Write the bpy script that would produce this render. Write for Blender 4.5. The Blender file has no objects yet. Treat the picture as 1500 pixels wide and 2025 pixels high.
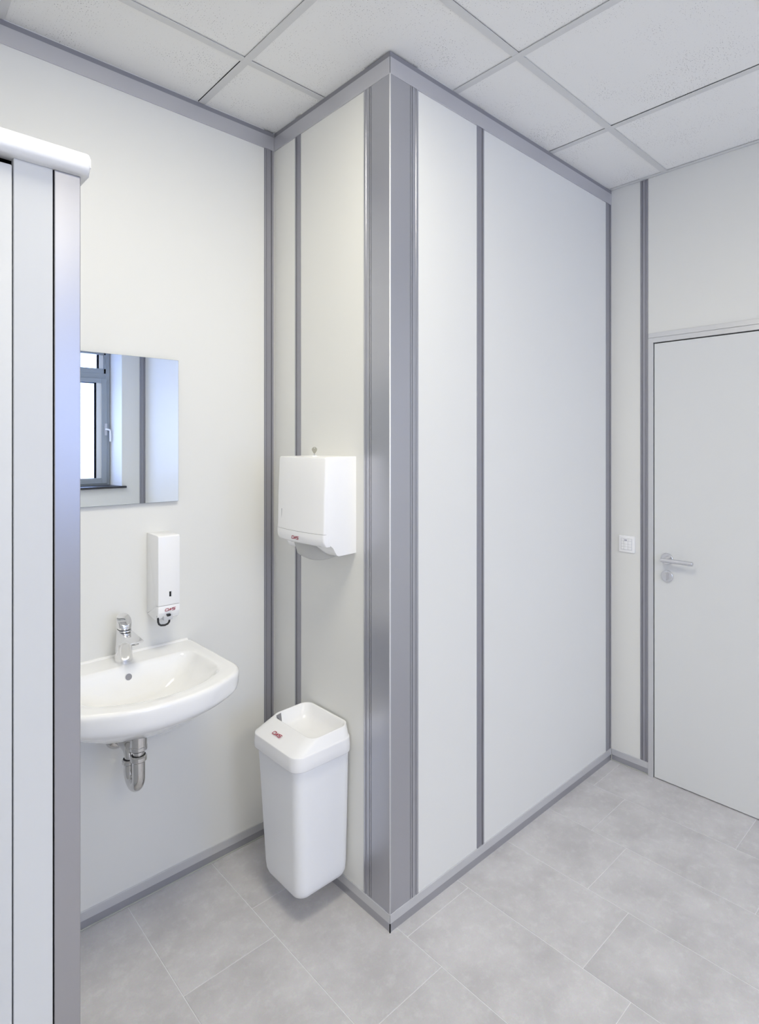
import bpy, bmesh, math, random
from mathutils import Vector, Matrix
random.seed(7)
sc = bpy.context.scene
COL = sc.collection
PI = math.pi

# ------------------------------------------------------------------ camera
CAM = (-1.2668, -1.3645, 1.555)
cam = bpy.data.cameras.new('camera')
cam.sensor_fit = 'HORIZONTAL'; cam.sensor_width = 36.0
cam.lens = 36.0 * 1157.23 / 1500.0
cam.shift_x = -(784.5 - 750.0) / 1500.0
cam.shift_y = -(1012.5 - 880.2) / 1500.0
cam.clip_start = 0.02
camo = bpy.data.objects.new('camera', cam)
camo.location = CAM
camo.rotation_euler = (PI / 2, 0, 0.8106 - PI / 2)
COL.objects.link(camo)
sc.camera = camo

# ------------------------------------------------------------------ world and exposure
w = bpy.data.worlds.new('sky'); sc.world = w; w.use_nodes = True
bgn = w.node_tree.nodes['Background']
bgn.inputs['Color'].default_value = (0.43, 0.57, 1.0, 1)
bgn.inputs['Strength'].default_value = 6.2
vs = sc.view_settings
vs.view_transform = 'Standard'; vs.look = 'None'; vs.gamma = 1.0; vs.exposure = 0.25
vs.use_curve_mapping = False
sc.cycles.max_bounces = 10; sc.cycles.diffuse_bounces = 6
sc.cycles.use_light_tree = False
LED_STRENGTH = 16.5
LED_COLOR = (1.0, 0.945, 0.78, 1)

# key planes of the room (metres)
YL, XD, ZC = 0.6864, 1.4894, 2.8107      # mirror wall, door wall, ceiling
YW, XB = -4.74, -1.95                    # window wall, wall behind the cubicle
REC = 0.004                              # panels sit this far behind the trims

# daylight portal in the window opening
WX0, WX1, WZ0, WZ1, WD = 0.10, 1.169, 1.06, 2.74, 0.30
WDX = (0.0, -1.56)                       # the window and an unseen one added for daylight, offset along the wall
for dx in WDX:
    pl = bpy.data.lights.new('window_portal', 'AREA')
    pl.shape = 'RECTANGLE'; pl.size = WX1 - WX0; pl.size_y = WZ1 - WZ0
    pl.cycles.is_portal = True
    plo = bpy.data.objects.new('window_portal', pl)
    plo.location = ((WX0 + WX1) / 2 + dx, YW - WD - 0.10, (WZ0 + WZ1) / 2)
    plo.rotation_euler = Vector((0, 1, 0)).to_track_quat('-Z', 'Z').to_euler()
    COL.objects.link(plo)

# ------------------------------------------------------------------ materials
def new_mat(name):
    m = bpy.data.materials.new(name); m.use_nodes = True
    nt = m.node_tree
    return m, nt, nt.nodes['Principled BSDF']

def plain(name, col, rough=0.5, metal=0.0, spec=0.5, coat=0.0, coat_rough=0.05):
    m, nt, b = new_mat(name)
    b.inputs['Base Color'].default_value = (*col, 1)
    b.inputs['Roughness'].default_value = rough
    b.inputs['Metallic'].default_value = metal
    b.inputs['Specular IOR Level'].default_value = spec
    if coat:
        b.inputs['Coat Weight'].default_value = coat
        b.inputs['Coat Roughness'].default_value = coat_rough
    return m

def bumpy(m, scale, strength, dist=0.001, detail=3, stretch=None):
    nt = m.node_tree; b = nt.nodes['Principled BSDF']
    tc = nt.nodes.new('ShaderNodeTexCoord')
    src = tc.outputs['Object']
    if stretch:
        mp = nt.nodes.new('ShaderNodeMapping'); mp.inputs['Scale'].default_value = stretch
        nt.links.new(src, mp.inputs['Vector']); src = mp.outputs['Vector']
    n = nt.nodes.new('ShaderNodeTexNoise'); n.inputs['Scale'].default_value = scale; n.inputs['Detail'].default_value = detail
    nt.links.new(src, n.inputs['Vector'])
    bp = nt.nodes.new('ShaderNodeBump'); bp.inputs['Strength'].default_value = strength; bp.inputs['Distance'].default_value = dist
    nt.links.new(n.outputs['Fac'], bp.inputs['Height'])
    nt.links.new(bp.outputs['Normal'], b.inputs['Normal'])
    return m

M = {}
M['panel'] = bumpy(plain('wall_panel_white', (0.815, 0.815, 0.793), 0.42, 0, 0.4), 260, 0.05, 0.0004)
M['alu'] = bumpy(plain('anodised_aluminium', (0.50, 0.505, 0.545), 0.34, 0.85), 60, 0.04, 0.0003, 2, (40, 40, 0.6))
M['alu_cornice'] = plain('cornice_aluminium', (0.60, 0.60, 0.635), 0.36, 0.6)
M['alu_dark'] = plain('anodised_aluminium_joint', (0.36, 0.36, 0.40), 0.40, 0.6)
M['alu_light'] = plain('satin_aluminium_frame', (0.68, 0.685, 0.705), 0.34, 0.5)
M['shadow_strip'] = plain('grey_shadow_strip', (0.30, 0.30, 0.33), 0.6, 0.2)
M['edge_bright'] = plain('bright_metal_edge', (0.93, 0.93, 0.95), 0.3, 0.2)
M['black'] = plain('black_gap', (0.008, 0.008, 0.009), 0.8, 0, 0.1)
M['rubber'] = plain('black_rubber', (0.01, 0.01, 0.011), 0.35)
M['ceramic'] = plain('white_ceramic', (0.94, 0.94, 0.94), 0.10, 0, 0.5, 0.6, 0.03)
M['plastic'] = plain('white_plastic', (0.95, 0.95, 0.96), 0.22, 0, 0.5)
M['plastic_matt'] = plain('white_plastic_matt', (0.92, 0.93, 0.95), 0.38, 0, 0.5)
M['grey_plastic'] = plain('pale_grey_plastic', (0.60, 0.61, 0.64), 0.35)
M['chrome'] = plain('chrome', (0.82, 0.82, 0.83), 0.05, 1.0)
M['chrome_pipe'] = plain('chrome_pipe', (0.66, 0.655, 0.65), 0.05, 1.0)
M['steel'] = plain('satin_steel', (0.72, 0.72, 0.74), 0.25, 0.9)
M['red'] = plain('red_print', (0.42, 0.012, 0.05), 0.4)
M['paper'] = bumpy(plain('white_paper', (0.84, 0.84, 0.83), 0.8, 0, 0.2), 220, 0.12, 0.0006)
M['door'] = bumpy(plain('door_light_grey', (0.755, 0.765, 0.77), 0.42, 0, 0.4), 200, 0.04, 0.0004)
M['cubicle'] = bumpy(plain('cubicle_panel_grey', (0.68, 0.69, 0.70), 0.4, 0, 0.4), 240, 0.05, 0.0004)
M['cubicle_post'] = plain('cubicle_post_aluminium', (0.44, 0.435, 0.455), 0.32, 0.92)
M['cubicle_rail'] = plain('cubicle_rail_white', (0.84, 0.84, 0.85), 0.28, 0.0, 0.5)
M['grout'] = plain('pale_joint', (0.84, 0.84, 0.85), 0.7)
M['sealant'] = plain('sealant', (0.50, 0.51, 0.47), 0.4)
M['tbar'] = plain('ceiling_bar_white', (0.74, 0.745, 0.75), 0.45)
M['plenum'] = plain('dark_plenum', (0.03, 0.03, 0.032), 0.9)
M['win_frame'] = plain('window_frame_grey', (0.36, 0.40, 0.44), 0.35)
M['win_bead'] = plain('window_bead_white', (0.80, 0.82, 0.84), 0.4)
M['sill'] = plain('dark_sill', (0.03, 0.03, 0.034), 0.4)
M['reveal'] = plain('reveal_white', (0.80, 0.81, 0.82), 0.6)
M['key_brass'] = plain('key_metal', (0.55, 0.53, 0.44), 0.3, 0.9)
M['print_grey'] = plain('grey_print', (0.35, 0.35, 0.42), 0.5)

# mirror silvering
M['mirror'] = plain('mirror_silver', (0.86, 0.90, 0.93), 0.0, 1.0)
M['mirror_edge'] = plain('mirror_edge_glass', (0.30, 0.36, 0.36), 0.2, 0.3)

# glass pane: clear with a reflection
m, nt, b = new_mat('window_glass')
nt.nodes.remove(b)
out = nt.nodes['Material Output']
tr = nt.nodes.new('ShaderNodeBsdfTransparent'); gl = nt.nodes.new('ShaderNodeBsdfGlossy'); gl.inputs['Roughness'].default_value = 0.0
mx = nt.nodes.new('ShaderNodeMixShader'); mx.inputs['Fac'].default_value = 0.06
nt.links.new(tr.outputs[0], mx.inputs[1]); nt.links.new(gl.outputs[0], mx.inputs[2]); nt.links.new(mx.outputs[0], out.inputs['Surface'])
M['glass'] = m

# LED diffuser
m, nt, b = new_mat('led_diffuser')
b.inputs['Base Color'].default_value = (0.9, 0.9, 0.9, 1)
b.inputs['Emission Color'].default_value = LED_COLOR
b.inputs['Emission Strength'].default_value = LED_STRENGTH
M['led'] = m

# floor tile: mottled cement grey, each tile a little different
m, nt, b = new_mat('cement_floor_tile')
L = nt.links.new
tc = nt.nodes.new('ShaderNodeTexCoord'); oi = nt.nodes.new('ShaderNodeObjectInfo')
geo = nt.nodes.new('ShaderNodeNewGeometry')
off = nt.nodes.new('ShaderNodeVectorMath'); off.operation = 'SCALE'; off.inputs['Scale'].default_value = 17.0
L(oi.outputs['Location'], off.inputs[0])
add = nt.nodes.new('ShaderNodeVectorMath'); add.operation = 'ADD'
L(geo.outputs['Position'], add.inputs[0]); L(off.outputs[0], add.inputs[1])
def noise(scale, detail, rough=0.55):
    n = nt.nodes.new('ShaderNodeTexNoise'); n.inputs['Scale'].default_value = scale
    n.inputs['Detail'].default_value = detail; n.inputs['Roughness'].default_value = rough
    L(add.outputs[0], n.inputs['Vector']); return n
n1 = noise(5.0, 6, 0.62); n2 = noise(26, 5, 0.7); n3 = noise(240, 2)
r1 = nt.nodes.new('ShaderNodeValToRGB')
r1.color_ramp.elements[0].position = 0.30; r1.color_ramp.elements[0].color = (0.565, 0.55, 0.557, 1)
r1.color_ramp.elements[1].position = 0.72; r1.color_ramp.elements[1].color = (0.745, 0.73, 0.737, 1)
L(n1.outputs['Fac'], r1.inputs['Fac'])
r2 = nt.nodes.new('ShaderNodeValToRGB')
r2.color_ramp.elements[0].position = 0.50; r2.color_ramp.elements[0].color = (0, 0, 0, 1)
r2.color_ramp.elements[1].position = 0.78; r2.color_ramp.elements[1].color = (1, 1, 1, 1)
L(n2.outputs['Fac'], r2.inputs['Fac'])
mm = nt.nodes.new('ShaderNodeMath'); mm.operation = 'MULTIPLY'
L(r2.outputs['Color'], mm.inputs[0]); L(n1.outputs['Fac'], mm.inputs[1])
mixc = nt.nodes.new('ShaderNodeMix'); mixc.data_type = 'RGBA'
L(mm.outputs[0], mixc.inputs['Factor']); L(r1.outputs['Color'], mixc.inputs['A'])
mixc.inputs['B'].default_value = (0.85, 0.845, 0.845, 1)
gr = nt.nodes.new('ShaderNodeMix'); gr.data_type = 'RGBA'; gr.blend_type = 'MULTIPLY'; gr.inputs['Factor'].default_value = 0.16
L(mixc.outputs['Result'], gr.inputs['A']); L(n3.outputs['Color'], gr.inputs['B'])
hs = nt.nodes.new('ShaderNodeHueSaturation')
mr = nt.nodes.new('ShaderNodeMapRange'); mr.inputs['To Min'].default_value = 0.985; mr.inputs['To Max'].default_value = 1.02
L(oi.outputs['Random'], mr.inputs['Value']); L(mr.outputs['Result'], hs.inputs['Value'])
L(gr.outputs['Result'], hs.inputs['Color']); L(hs.outputs['Color'], b.inputs['Base Color'])
b.inputs['Roughness'].default_value = 0.48; b.inputs['Specular IOR Level'].default_value = 0.35
bp = nt.nodes.new('ShaderNodeBump'); bp.inputs['Strength'].default_value = 0.12; bp.inputs['Distance'].default_value = 0.0008
L(n3.outputs['Fac'], bp.inputs['Height']); L(bp.outputs['Normal'], b.inputs['Normal'])
M['tile'] = m

# ceiling tile: white mineral fibre with pin holes
m, nt, b = new_mat('mineral_fibre_tile')
L = nt.links.new
geo = nt.nodes.new('ShaderNodeNewGeometry')
vo = nt.nodes.new('ShaderNodeTexVoronoi'); vo.feature = 'F1'; vo.voronoi_dimensions = '2D'; vo.inputs['Scale'].default_value = 130.0
L(geo.outputs['Position'], vo.inputs['Vector'])
cl = nt.nodes.new('ShaderNodeTexNoise'); cl.inputs['Scale'].default_value = 6.2; cl.inputs['Detail'].default_value = 2
L(geo.outputs['Position'], cl.inputs['Vector'])
sepc = nt.nodes.new('ShaderNodeSeparateColor'); L(vo.outputs['Color'], sepc.inputs['Color'])
sel = nt.nodes.new('ShaderNodeMath'); sel.operation = 'MULTIPLY_ADD'        # radius of the pin hole per cell
L(sepc.outputs['Red'], sel.inputs[0]); sel.inputs[1].default_value = 0.20; sel.inputs[2].default_value = -0.143
cm = nt.nodes.new('ShaderNodeMath'); cm.operation = 'MULTIPLY_ADD'
L(cl.outputs['Fac'], cm.inputs[0]); cm.inputs[1].default_value = 0.42; cm.inputs[2].default_value = -0.14
rad = nt.nodes.new('ShaderNodeMath'); rad.operation = 'ADD'; L(sel.outputs[0], rad.inputs[0]); L(cm.outputs[0], rad.inputs[1])
lt = nt.nodes.new('ShaderNodeMath'); lt.operation = 'LESS_THAN'
L(vo.outputs['Distance'], lt.inputs[0]); L(rad.outputs[0], lt.inputs[1])
mixc = nt.nodes.new('ShaderNodeMix'); mixc.data_type = 'RGBA'
L(lt.outputs[0], mixc.inputs['Factor'])
mixc.inputs['A'].default_value = (0.94, 0.94, 0.935, 1); mixc.inputs['B'].default_value = (0.44, 0.43, 0.43, 1)
L(mixc.outputs['Result'], b.inputs['Base Color'])
b.inputs['Roughness'].default_value = 0.95; b.inputs['Specular IOR Level'].default_value = 0.1
fn = nt.nodes.new('ShaderNodeTexNoise'); fn.inputs['Scale'].default_value = 220; fn.inputs['Detail'].default_value = 3
L(geo.outputs['Position'], fn.inputs['Vector'])
bp = nt.nodes.new('ShaderNodeBump'); bp.inputs['Strength'].default_value = 0.25; bp.inputs['Distance'].default_value = 0.001
L(fn.outputs['Fac'], bp.inputs['Height']); L(bp.outputs['Normal'], b.inputs['Normal'])
M['ceil_tile'] = m

# ------------------------------------------------------------------ mesh helpers
def tag(o, label=None, cat=None, group=None, kind=None):
    if label: o['label'] = label
    if cat: o['category'] = cat
    if group: o['group'] = group
    if kind: o['kind'] = kind
    return o

def obj(name, bm, mat, parent=None, smooth=False, loc=None, angle=None):
    bmesh.ops.recalc_face_normals(bm, faces=bm.faces[:])
    me = bpy.data.meshes.new(name); bm.to_mesh(me); bm.free()
    mats = mat if isinstance(mat, (list, tuple)) else [mat]
    for k in mats: me.materials.append(M[k])
    if smooth:
        me.shade_smooth()
        if angle is not None: me.set_sharp_from_angle(angle=math.radians(angle))
    o = bpy.data.objects.new(name, me); COL.objects.link(o)
    if loc: o.location = loc
    if parent: o.parent = parent
    return o

def empty(name, loc=(0, 0, 0)):
    o = bpy.data.objects.new(name, None); o.empty_display_size = 0.05
    o.location = loc; COL.objects.link(o)
    return o

def sub(o, part):
    """make o a sub-part of a part that was placed with put()"""
    o.parent = part; o.location = (0, 0, 0)
    return o

def put(o, parent):
    """parent keeping world place (parents carry only a translation)"""
    o.parent = parent
    o.location = Vector(o.location) - Vector(parent.location)
    return o

def box(bm, x0, x1, y0, y1, z0, z1, bev=0.0, seg=2):
    r = bmesh.ops.create_cube(bm, size=1.0)
    vs_ = r['verts']
    for v in vs_:
        v.co = Vector(((x0 + x1) / 2 + v.co.x * (x1 - x0), (y0 + y1) / 2 + v.co.y * (y1 - y0), (z0 + z1) / 2 + v.co.z * (z1 - z0)))
    if bev > 0:
        ed = list({e for v in vs_ for e in v.link_edges})
        bmesh.ops.bevel(bm, geom=ed, offset=bev, segments=seg, affect='EDGES', profile=0.5)

def bbox(*a, bev=0.0, seg=2):
    bm = bmesh.new(); box(bm, *a, bev=bev, seg=seg); return bm

def loft(bm, rings, cap0=False, cap1=False, closed=True):
    prev = None; first = None
    for r in rings:
        cur = [bm.verts.new(p) for p in r]
        if prev:
            n = len(cur)
            for i in range(n if closed else n - 1):
                j = (i + 1) % n
                bm.faces.new((prev[i], prev[j], cur[j], cur[i]))
        else: first = cur
        prev = cur
    if cap0: bm.faces.new(first)
    if cap1: bm.faces.new(list(reversed(prev)))

def prism(bm, pts, fn, a, c):
    """closed 2D outline swept from a to c; fn(u, v, t) -> xyz"""
    loft(bm, [[fn(u, v, a) for u, v in pts], [fn(u, v, c) for u, v in pts]], True, True)

def tube(bm, path, r, n=16, caps=True, taper=None):
    path = [Vector(p) for p in path]
    rings = []; up = None
    for i, p in enumerate(path):
        d = (path[min(i + 1, len(path) - 1)] - path[max(i - 1, 0)]).normalized()
        if up is None:
            up = Vector((0, 0, 1)) if abs(d.z) < 0.9 else Vector((1, 0, 0))
        u = (up - d * up.dot(d)).normalized(); v = d.cross(u); up = u
        rr = r if taper is None else taper[i]
        rings.append([p + (u * math.cos(2 * PI * k / n) + v * math.sin(2 * PI * k / n)) * rr for k in range(n)])
    loft(bm, rings, caps, caps)

def cyl(bm, p0, p1, r, n=24, r1=None, bev=0.0):
    p0, p1 = Vector(p0), Vector(p1); d = (p1 - p0).normalized()
    r1 = r if r1 is None else r1
    if bev > 0:
        tube(bm, [p0, p0 + d * 1e-5, p0 + d * bev, p1 - d * bev, p1 - d * 1e-5, p1], r, n, True,
             [r - bev, r - bev + 1e-5, r, r1, r1 - bev + 1e-5, r1 - bev])
    else:
        tube(bm, [p0, p1], r, n, True, [r, r1])

def arc(c, r, a0, a1, n):
    return [(c[0] + r * math.cos(a0 + (a1 - a0) * i / n), c[1] + r * math.sin(a0 + (a1 - a0) * i / n)) for i in range(n + 1)]

def rrect(x0, x1, y0, y1, r, n=6):
    p = []
    for cx_, cy_, a in ((x1 - r, y1 - r, 0), (x0 + r, y1 - r, PI / 2), (x0 + r, y0 + r, PI), (x1 - r, y0 + r, 1.5 * PI)):
        p += arc((cx_, cy_), r, a, a + PI / 2, n)
    return p

def logo(bm, origin, right, up, width, thick=0.0004):
    """the three squared letters C W S as ribbons on a surface"""
    right = Vector(right).normalized(); up = Vector(up).normalized(); nrm = right.cross(up).normalized()
    s = width / 3.5; o = Vector(origin); sl = 0.22
    strokes = [
        [(1.0, 0.74), (0.92, 1.0), (0.16, 1.0), (0.0, 0.82), (0.0, 0.18), (0.16, 0.0), (0.9, 0.0), (1.06, 0.2)],
        [(1.18, 0.55), (1.28, 0.0), (1.72, 0.95), (1.84, 0.0), (2.3, 1.0)],
        [(3.45, 1.0), (2.62, 1.0), (2.5, 0.86), (2.5, 0.62), (2.64, 0.5), (3.3, 0.5), (3.42, 0.38), (3.42, 0.13), (3.3, 0.0), (2.42, 0.0)],
    ]
    hw = 0.085
    for st in strokes:
        P = [Vector((x + sl * (y - 0.5), y * 0.78)) for x, y in st]
        for a, c in zip(P[:-1], P[1:]):
            d = (c - a).normalized(); nn = Vector((-d.y, d.x)) * hw
            a2 = a - d * hw * 0.6; c2 = c + d * hw * 0.6
            q = [a2 + nn, a2 - nn, c2 - nn, c2 + nn]
            f = [o + right * (v.x * s) + up * (v.y * s) for v in q]
            lo = [bm.verts.new(p) for p in f]; hi = [bm.verts.new(p + nrm * thick) for p in f]
            bm.faces.new(hi); bm.faces.new(lo[::-1])
            for i in range(4):
                j = (i + 1) % 4; bm.faces.new((lo[i], lo[j], hi[j], hi[i]))

# ------------------------------------------------------------------ floor
floor = obj('floor', bbox(XB - 0.1, XD + 0.12, YW - 0.1, YL + 0.1, -0.06, -0.0012), 'grout')
tag(floor, 'grey cement-look tiled floor with thin pale joints', 'floor', kind='structure')
FX0, FP, FY0, FL = 0.0329, 0.2992, -0.0457, 0.5847
GAP = 0.0011
for k in range(-7, 6):
    x0 = FX0 + FP * k; x1 = x0 + FP
    x0c, x1c = max(x0, XB), min(x1, XD + 0.06)
    if x1c - x0c < 0.02: continue
    for n in range(-10, 4):
        y0 = FY0 + FL * n + FL / 4 * (k % 4); y1 = y0 + FL
        top = 0.02 if x0 > 0.02 else YL + 0.01
        y0c, y1c = max(y0, YW - 0.01), min(y1, top)
        if y1c - y0c < 0.02: continue
        cx_, cy_ = (x0c + x1c) / 2, (y0c + y1c) / 2
        hx, hy = (x1c - x0c) / 2 - GAP, (y1c - y0c) / 2 - GAP
        o = obj('tile', bbox(-hx, hx, -hy, hy, -0.006, 0.0, bev=0.0007, seg=1), 'tile', floor, loc=(cx_, cy_, 0))

# ------------------------------------------------------------------ ceiling
ceiling = obj('ceiling', bbox(XB - 0.1, XD + 0.12, YW - 0.1, YL + 0.1, ZC + 0.06, ZC + 0.12), 'plenum')
tag(ceiling, 'suspended ceiling of white speckled tiles in a pale grid', 'ceiling', kind='structure')
GX0, GY0, TB, MOD = -0.3173, 0.3503, 0.0255, 0.625
gxs = [GX0 + MOD * i for i in range(-2, 3)]
gys = [GY0 + MOD * j for j in range(-8, 1)]
# bars: bottom face at ZC
for gx in gxs:
    y1 = YL + 0.02 if gx < -0.05 else 0.01
    obj('ceiling_bar', bbox(gx, gx + TB, YW, y1, ZC, ZC + 0.0015), 'tbar', ceiling)
for gy in gys:
    x1 = XD if gy < -0.03 else 0.01
    segs = [XB] + [g for g in gxs if XB + 0.05 < g < x1 - 0.03] + [x1]
    for i in range(len(segs) - 1):
        a = segs[i] + (TB if i > 0 else 0); c = segs[i + 1]
        obj('ceiling_bar', bbox(a, c, gy, gy + TB, ZC + 0.0003, ZC + 0.0018), 'tbar', ceiling)
# perimeter angle over the door wall
obj('edge_angle', bbox(XD - 0.019, XD + REC, YW, -0.001, ZC - 0.0002, ZC + 0.0013), 'tbar', ceiling)
LEDS = [(-1, -2), (-1, -6), (-2, -7)]          # grid cells (i, j) of light panels; the last two are added fill
xs = [XB - 0.02 - TB] + gxs + [XD + 0.03]
ys = [YW - 0.02 - TB] + gys + [YL + 0.03]
for i in range(len(xs) - 1):
    for j in range(len(ys) - 1):
        gi = round((xs[i] - GX0) / MOD) if i > 0 else -99
        gj = round((ys[j] - GY0) / MOD) if j > 0 else -99
        if (gi, gj) in LEDS: continue
        x0, x1 = xs[i] + TB - 0.006, xs[i + 1] + random.choice((-0.0012, -0.0004, 0.0012, 0.003))
        y0, y1 = ys[j] + TB - 0.006, ys[j + 1] + random.choice((-0.0014, -0.0006, 0.0010, 0.003))
        if x0 > 0.05: y1 = min(y1, 0.03)
        if y1 - y0 < 0.03: continue
        lift = 0.0030 + random.random() * 0.0016
        o = obj('ceiling_tile', bbox(-(x1 - x0) / 2, (x1 - x0) / 2, -(y1 - y0) / 2, (y1 - y0) / 2, 0, 0.015), 'ceil_tile', ceiling,
                loc=((x0 + x1) / 2, (y0 + y1) / 2, ZC + lift))

# ------------------------------------------------------------------ walls
def strip_profile(wd, proud=0.0018):
    """joint profile: two raised flanges, two narrow grooves, a flat channel"""
    f = wd * 0.22; g = 0.0022
    return [(0, -0.02), (0, proud), (f, proud), (f, -0.0035), (f + g, -0.0035), (f + g, 0.0002),
            (wd - f - g, 0.0002), (wd - f - g, -0.0035), (wd - f, -0.0035), (wd - f, proud), (wd, proud), (wd, -0.02)]

Z_CORN0, Z_CORN1 = 2.7393, 2.7935
Z_BASE, Z_BASE_MID = 0.0594, 0.030
# each wall: fn(u, out, z) -> world; u runs along the wall, out points into the room
FN_LEFT = lambda u, o_, z: (u, YL + REC - o_, z)           # u = x
FN_PL = lambda u, o_, z: (REC - o_, u, z)                  # u = y, pillar side facing the basin
FN_PR = lambda u, o_, z: (u, REC - o_, z)                  # u = x, pillar side facing the room
FN_DOOR = lambda u, o_, z: (XD + REC - o_, u, z)           # u = y
FN_WIN = lambda u, o_, z: (u, YW - REC + o_, z)            # u = x
FN_BACK = lambda u, o_, z: (XB - REC + o_, u, z)           # u = y

def fbox(fn, u0, u1, o0, o1, z0, z1, bev=0.0, seg=2):
    a = fn(u0, o0, z0); c = fn(u1, o1, z1)
    return bbox(min(a[0], c[0]), max(a[0], c[0]), min(a[1], c[1]), max(a[1], c[1]), z0, z1, bev=bev, seg=seg)

def wall(name, fn, u0, u1, label, strips=(), z1=ZC + 0.05, holes=None, core_u=None, sz=(0.045, 2.75)):
    """a dark core with separate panels and joint strips as its parts"""
    if holes is None:
        core = obj(name, fbox(fn, core_u[0] if core_u else u0, core_u[1] if core_u else u1, -0.08, -0.0125, 0, z1), 'plenum')
    else:
        bm = bmesh.new()
        for (a, c, za, zb) in holes['core']:
            p, q_ = fn(a, -0.08, za), fn(c, -0.0125, zb)
            box(bm, min(p[0], q_[0]), max(p[0], q_[0]), min(p[1], q_[1]), max(p[1], q_[1]), za, zb)
        core = obj(name, bm, 'plenum')
    tag(core, label, 'wall', kind='structure')
    edges = [u0]
    for s0, s1 in strips: edges += [s0, s1]
    edges.append(u1)
    cells = [(edges[i], edges[i + 1]) for i in range(0, len(edges), 2)]
    if holes is None:
        for a, c in cells:
            if c - a < 0.004: continue
            obj('wall_panel', fbox(fn, a, c, -0.0115, 0.0, 0.0, z1 - 0.045, bev=0.0006, seg=1), 'panel', core)
    else:
        for (a, c, za, zb) in holes['panels']:
            obj('wall_panel', fbox(fn, a, c, -0.0115, 0.0, za, zb, bev=0.0006, seg=1), 'panel', core)
    for s0, s1 in strips:
        bm = bmesh.new()
        prism(bm, [(s0 + u, v) for u, v in strip_profile(s1 - s0)], fn, sz[0], sz[1])
        obj('joint_strip', bm, 'alu_dark', core)
    return core

wall('wall_left', FN_LEFT, XB, REC, 'long white panel wall behind the basin and mirror', [(-1.20, -1.16), (-0.043, -0.0002)], core_u=(XB - 0.08, 0.09))
wall('wall_corner_left', FN_PL, 0.13, YL + REC, 'short white panel wall carrying towel dispenser and bin', [(0.503, 0.540)], core_u=(0.02, YL + 0.05))
wall('wall_corner_right', FN_PR, 0.13, XD + REC, 'wide bare white panel wall beside the door corner', [(0.443, 0.484), (1.442, 1.4932)], core_u=(0.09, XD + 0.09))
# door wall: opening y -0.205 .. -1.16
DY0, DY1, DZ = -0.182, -1.165, 2.080
wall('wall_right', FN_DOOR, YW, REC, 'white panel wall around the door with the switch', [(-0.179, -0.143)], sz=(0.045, ZC - 0.001),
     holes={'core': [(DY0 - 0.002, 0.09, 0, ZC + 0.05), (YW - 0.09, DY1, 0, ZC + 0.05), (DY1, DY0, DZ, ZC + 0.05)],
            'panels': [(-0.143, REC, 0, ZC), (DY1, -0.1795, DZ, ZC), (-2.30, DY1 - 0.0005, 0, ZC), (-3.52, -2.30, 0, ZC), (YW, -3.52, 0, ZC)]})
# window wall with opening
E0, E1 = WX0 - 0.045, 1.214
full = [(XB, E0 + WDX[1]), (E1 + WDX[1], E0), (E1, XD + REC)]
part = [(E0 + WDX[1], E1 + WDX[1]), (E0, E1)]
wall('wall_back', FN_WIN, XB, XD + REC, 'panel wall with the window seen in the mirror and an added unseen one', [(1.424, 1.4932)], sz=(0.0, ZC - 0.001),
     holes={'core': [(a - (0.09 if a == XB else 0), c + (0.09 if c > 1.4 else 0), 0, ZC + 0.05) for a, c in full] + [(a, c, 0, 1.04) for a, c in part] + [(a, c, WZ1, ZC + 0.05) for a, c in part],
            'panels': [(a, min(c, 1.424), 0, ZC) for a, c in full] + [(a, c, 0, 1.04) for a, c in part] + [(a, c, WZ1, ZC) for a, c in part]})
wall('wall_cubicle_side', FN_BACK, YW, YL + REC, 'white panel wall behind the toilet cubicle', [(-2.0, -1.96)], core_u=(YW - 0.09, YL + 0.09))

# ---- corner profile (trim_1): two wide flanges meeting at a bright edge, ribbed outer borders
core = empty('trim_1', (0, 0, 0)); tag(core, 'wide grey aluminium corner profile running floor to ceiling', 'trim', kind='structure')
def corner_flange(fn, sgn):
    wd = 0.130
    prof = [(0.0006, -0.02), (0.0006, 0.0022), (0.0925, 0.0022), (0.0925, -0.002), (0.0945, -0.002), (0.0945, 0.0022), (0.1005, 0.0022), (0.1005, -0.002),
            (0.1025, -0.002), (0.1025, 0.0024), (0.113, 0.0024), (0.113, 0.0006), (0.121, 0.0006), (0.121, 0.0028), (wd, 0.0028), (wd, -0.02)]
    bm = bmesh.new(); prism(bm, prof, fn, 0.045, 2.75)
    return obj('corner_flange', bm, 'alu', core)
corner_flange(FN_PL, 1); corner_flange(FN_PR, 1)
bm = bmesh.new(); cyl(bm, (0.0026, 0.0026, Z_BASE - 0.001), (0.0026, 0.0026, Z_CORN0 + 0.001), 0.0023, 12)
obj('corner_edge', bm, 'edge_bright', core, smooth=True)
for za, zb in ((0.0, Z_BASE - 0.001), (Z_CORN0 + 0.001, Z_CORN1)):
    obj('mitre_gap', bbox(0.0008, 0.004, 0.0008, 0.004, za, zb), 'black', core)

# ---- cornices (trim_2..4): face strip and shadow strip
def cornice(name, fn, u0, u1, label):
    t = empty(name, fn(u0, 0, Z_CORN0)); tag(t, label, 'trim', kind='structure')
    put(obj('face_strip', fbox(fn, u0, u1, -0.001, REC + 0.0004, Z_CORN0, Z_CORN1, bev=0.0006, seg=1), 'alu_cornice'), t)
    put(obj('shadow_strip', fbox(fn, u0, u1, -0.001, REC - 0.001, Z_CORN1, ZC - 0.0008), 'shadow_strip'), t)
cornice('trim_2', FN_LEFT, XB, 0.0, 'grey cornice strip above the mirror wall')
cornice('trim_3', FN_PL, 0.0016, YL - 0.001, 'grey cornice strip above the towel dispenser')
cornice('trim_4', FN_PR, 0.0016, XD + REC, 'grey cornice strip above the wide bare wall')

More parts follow.
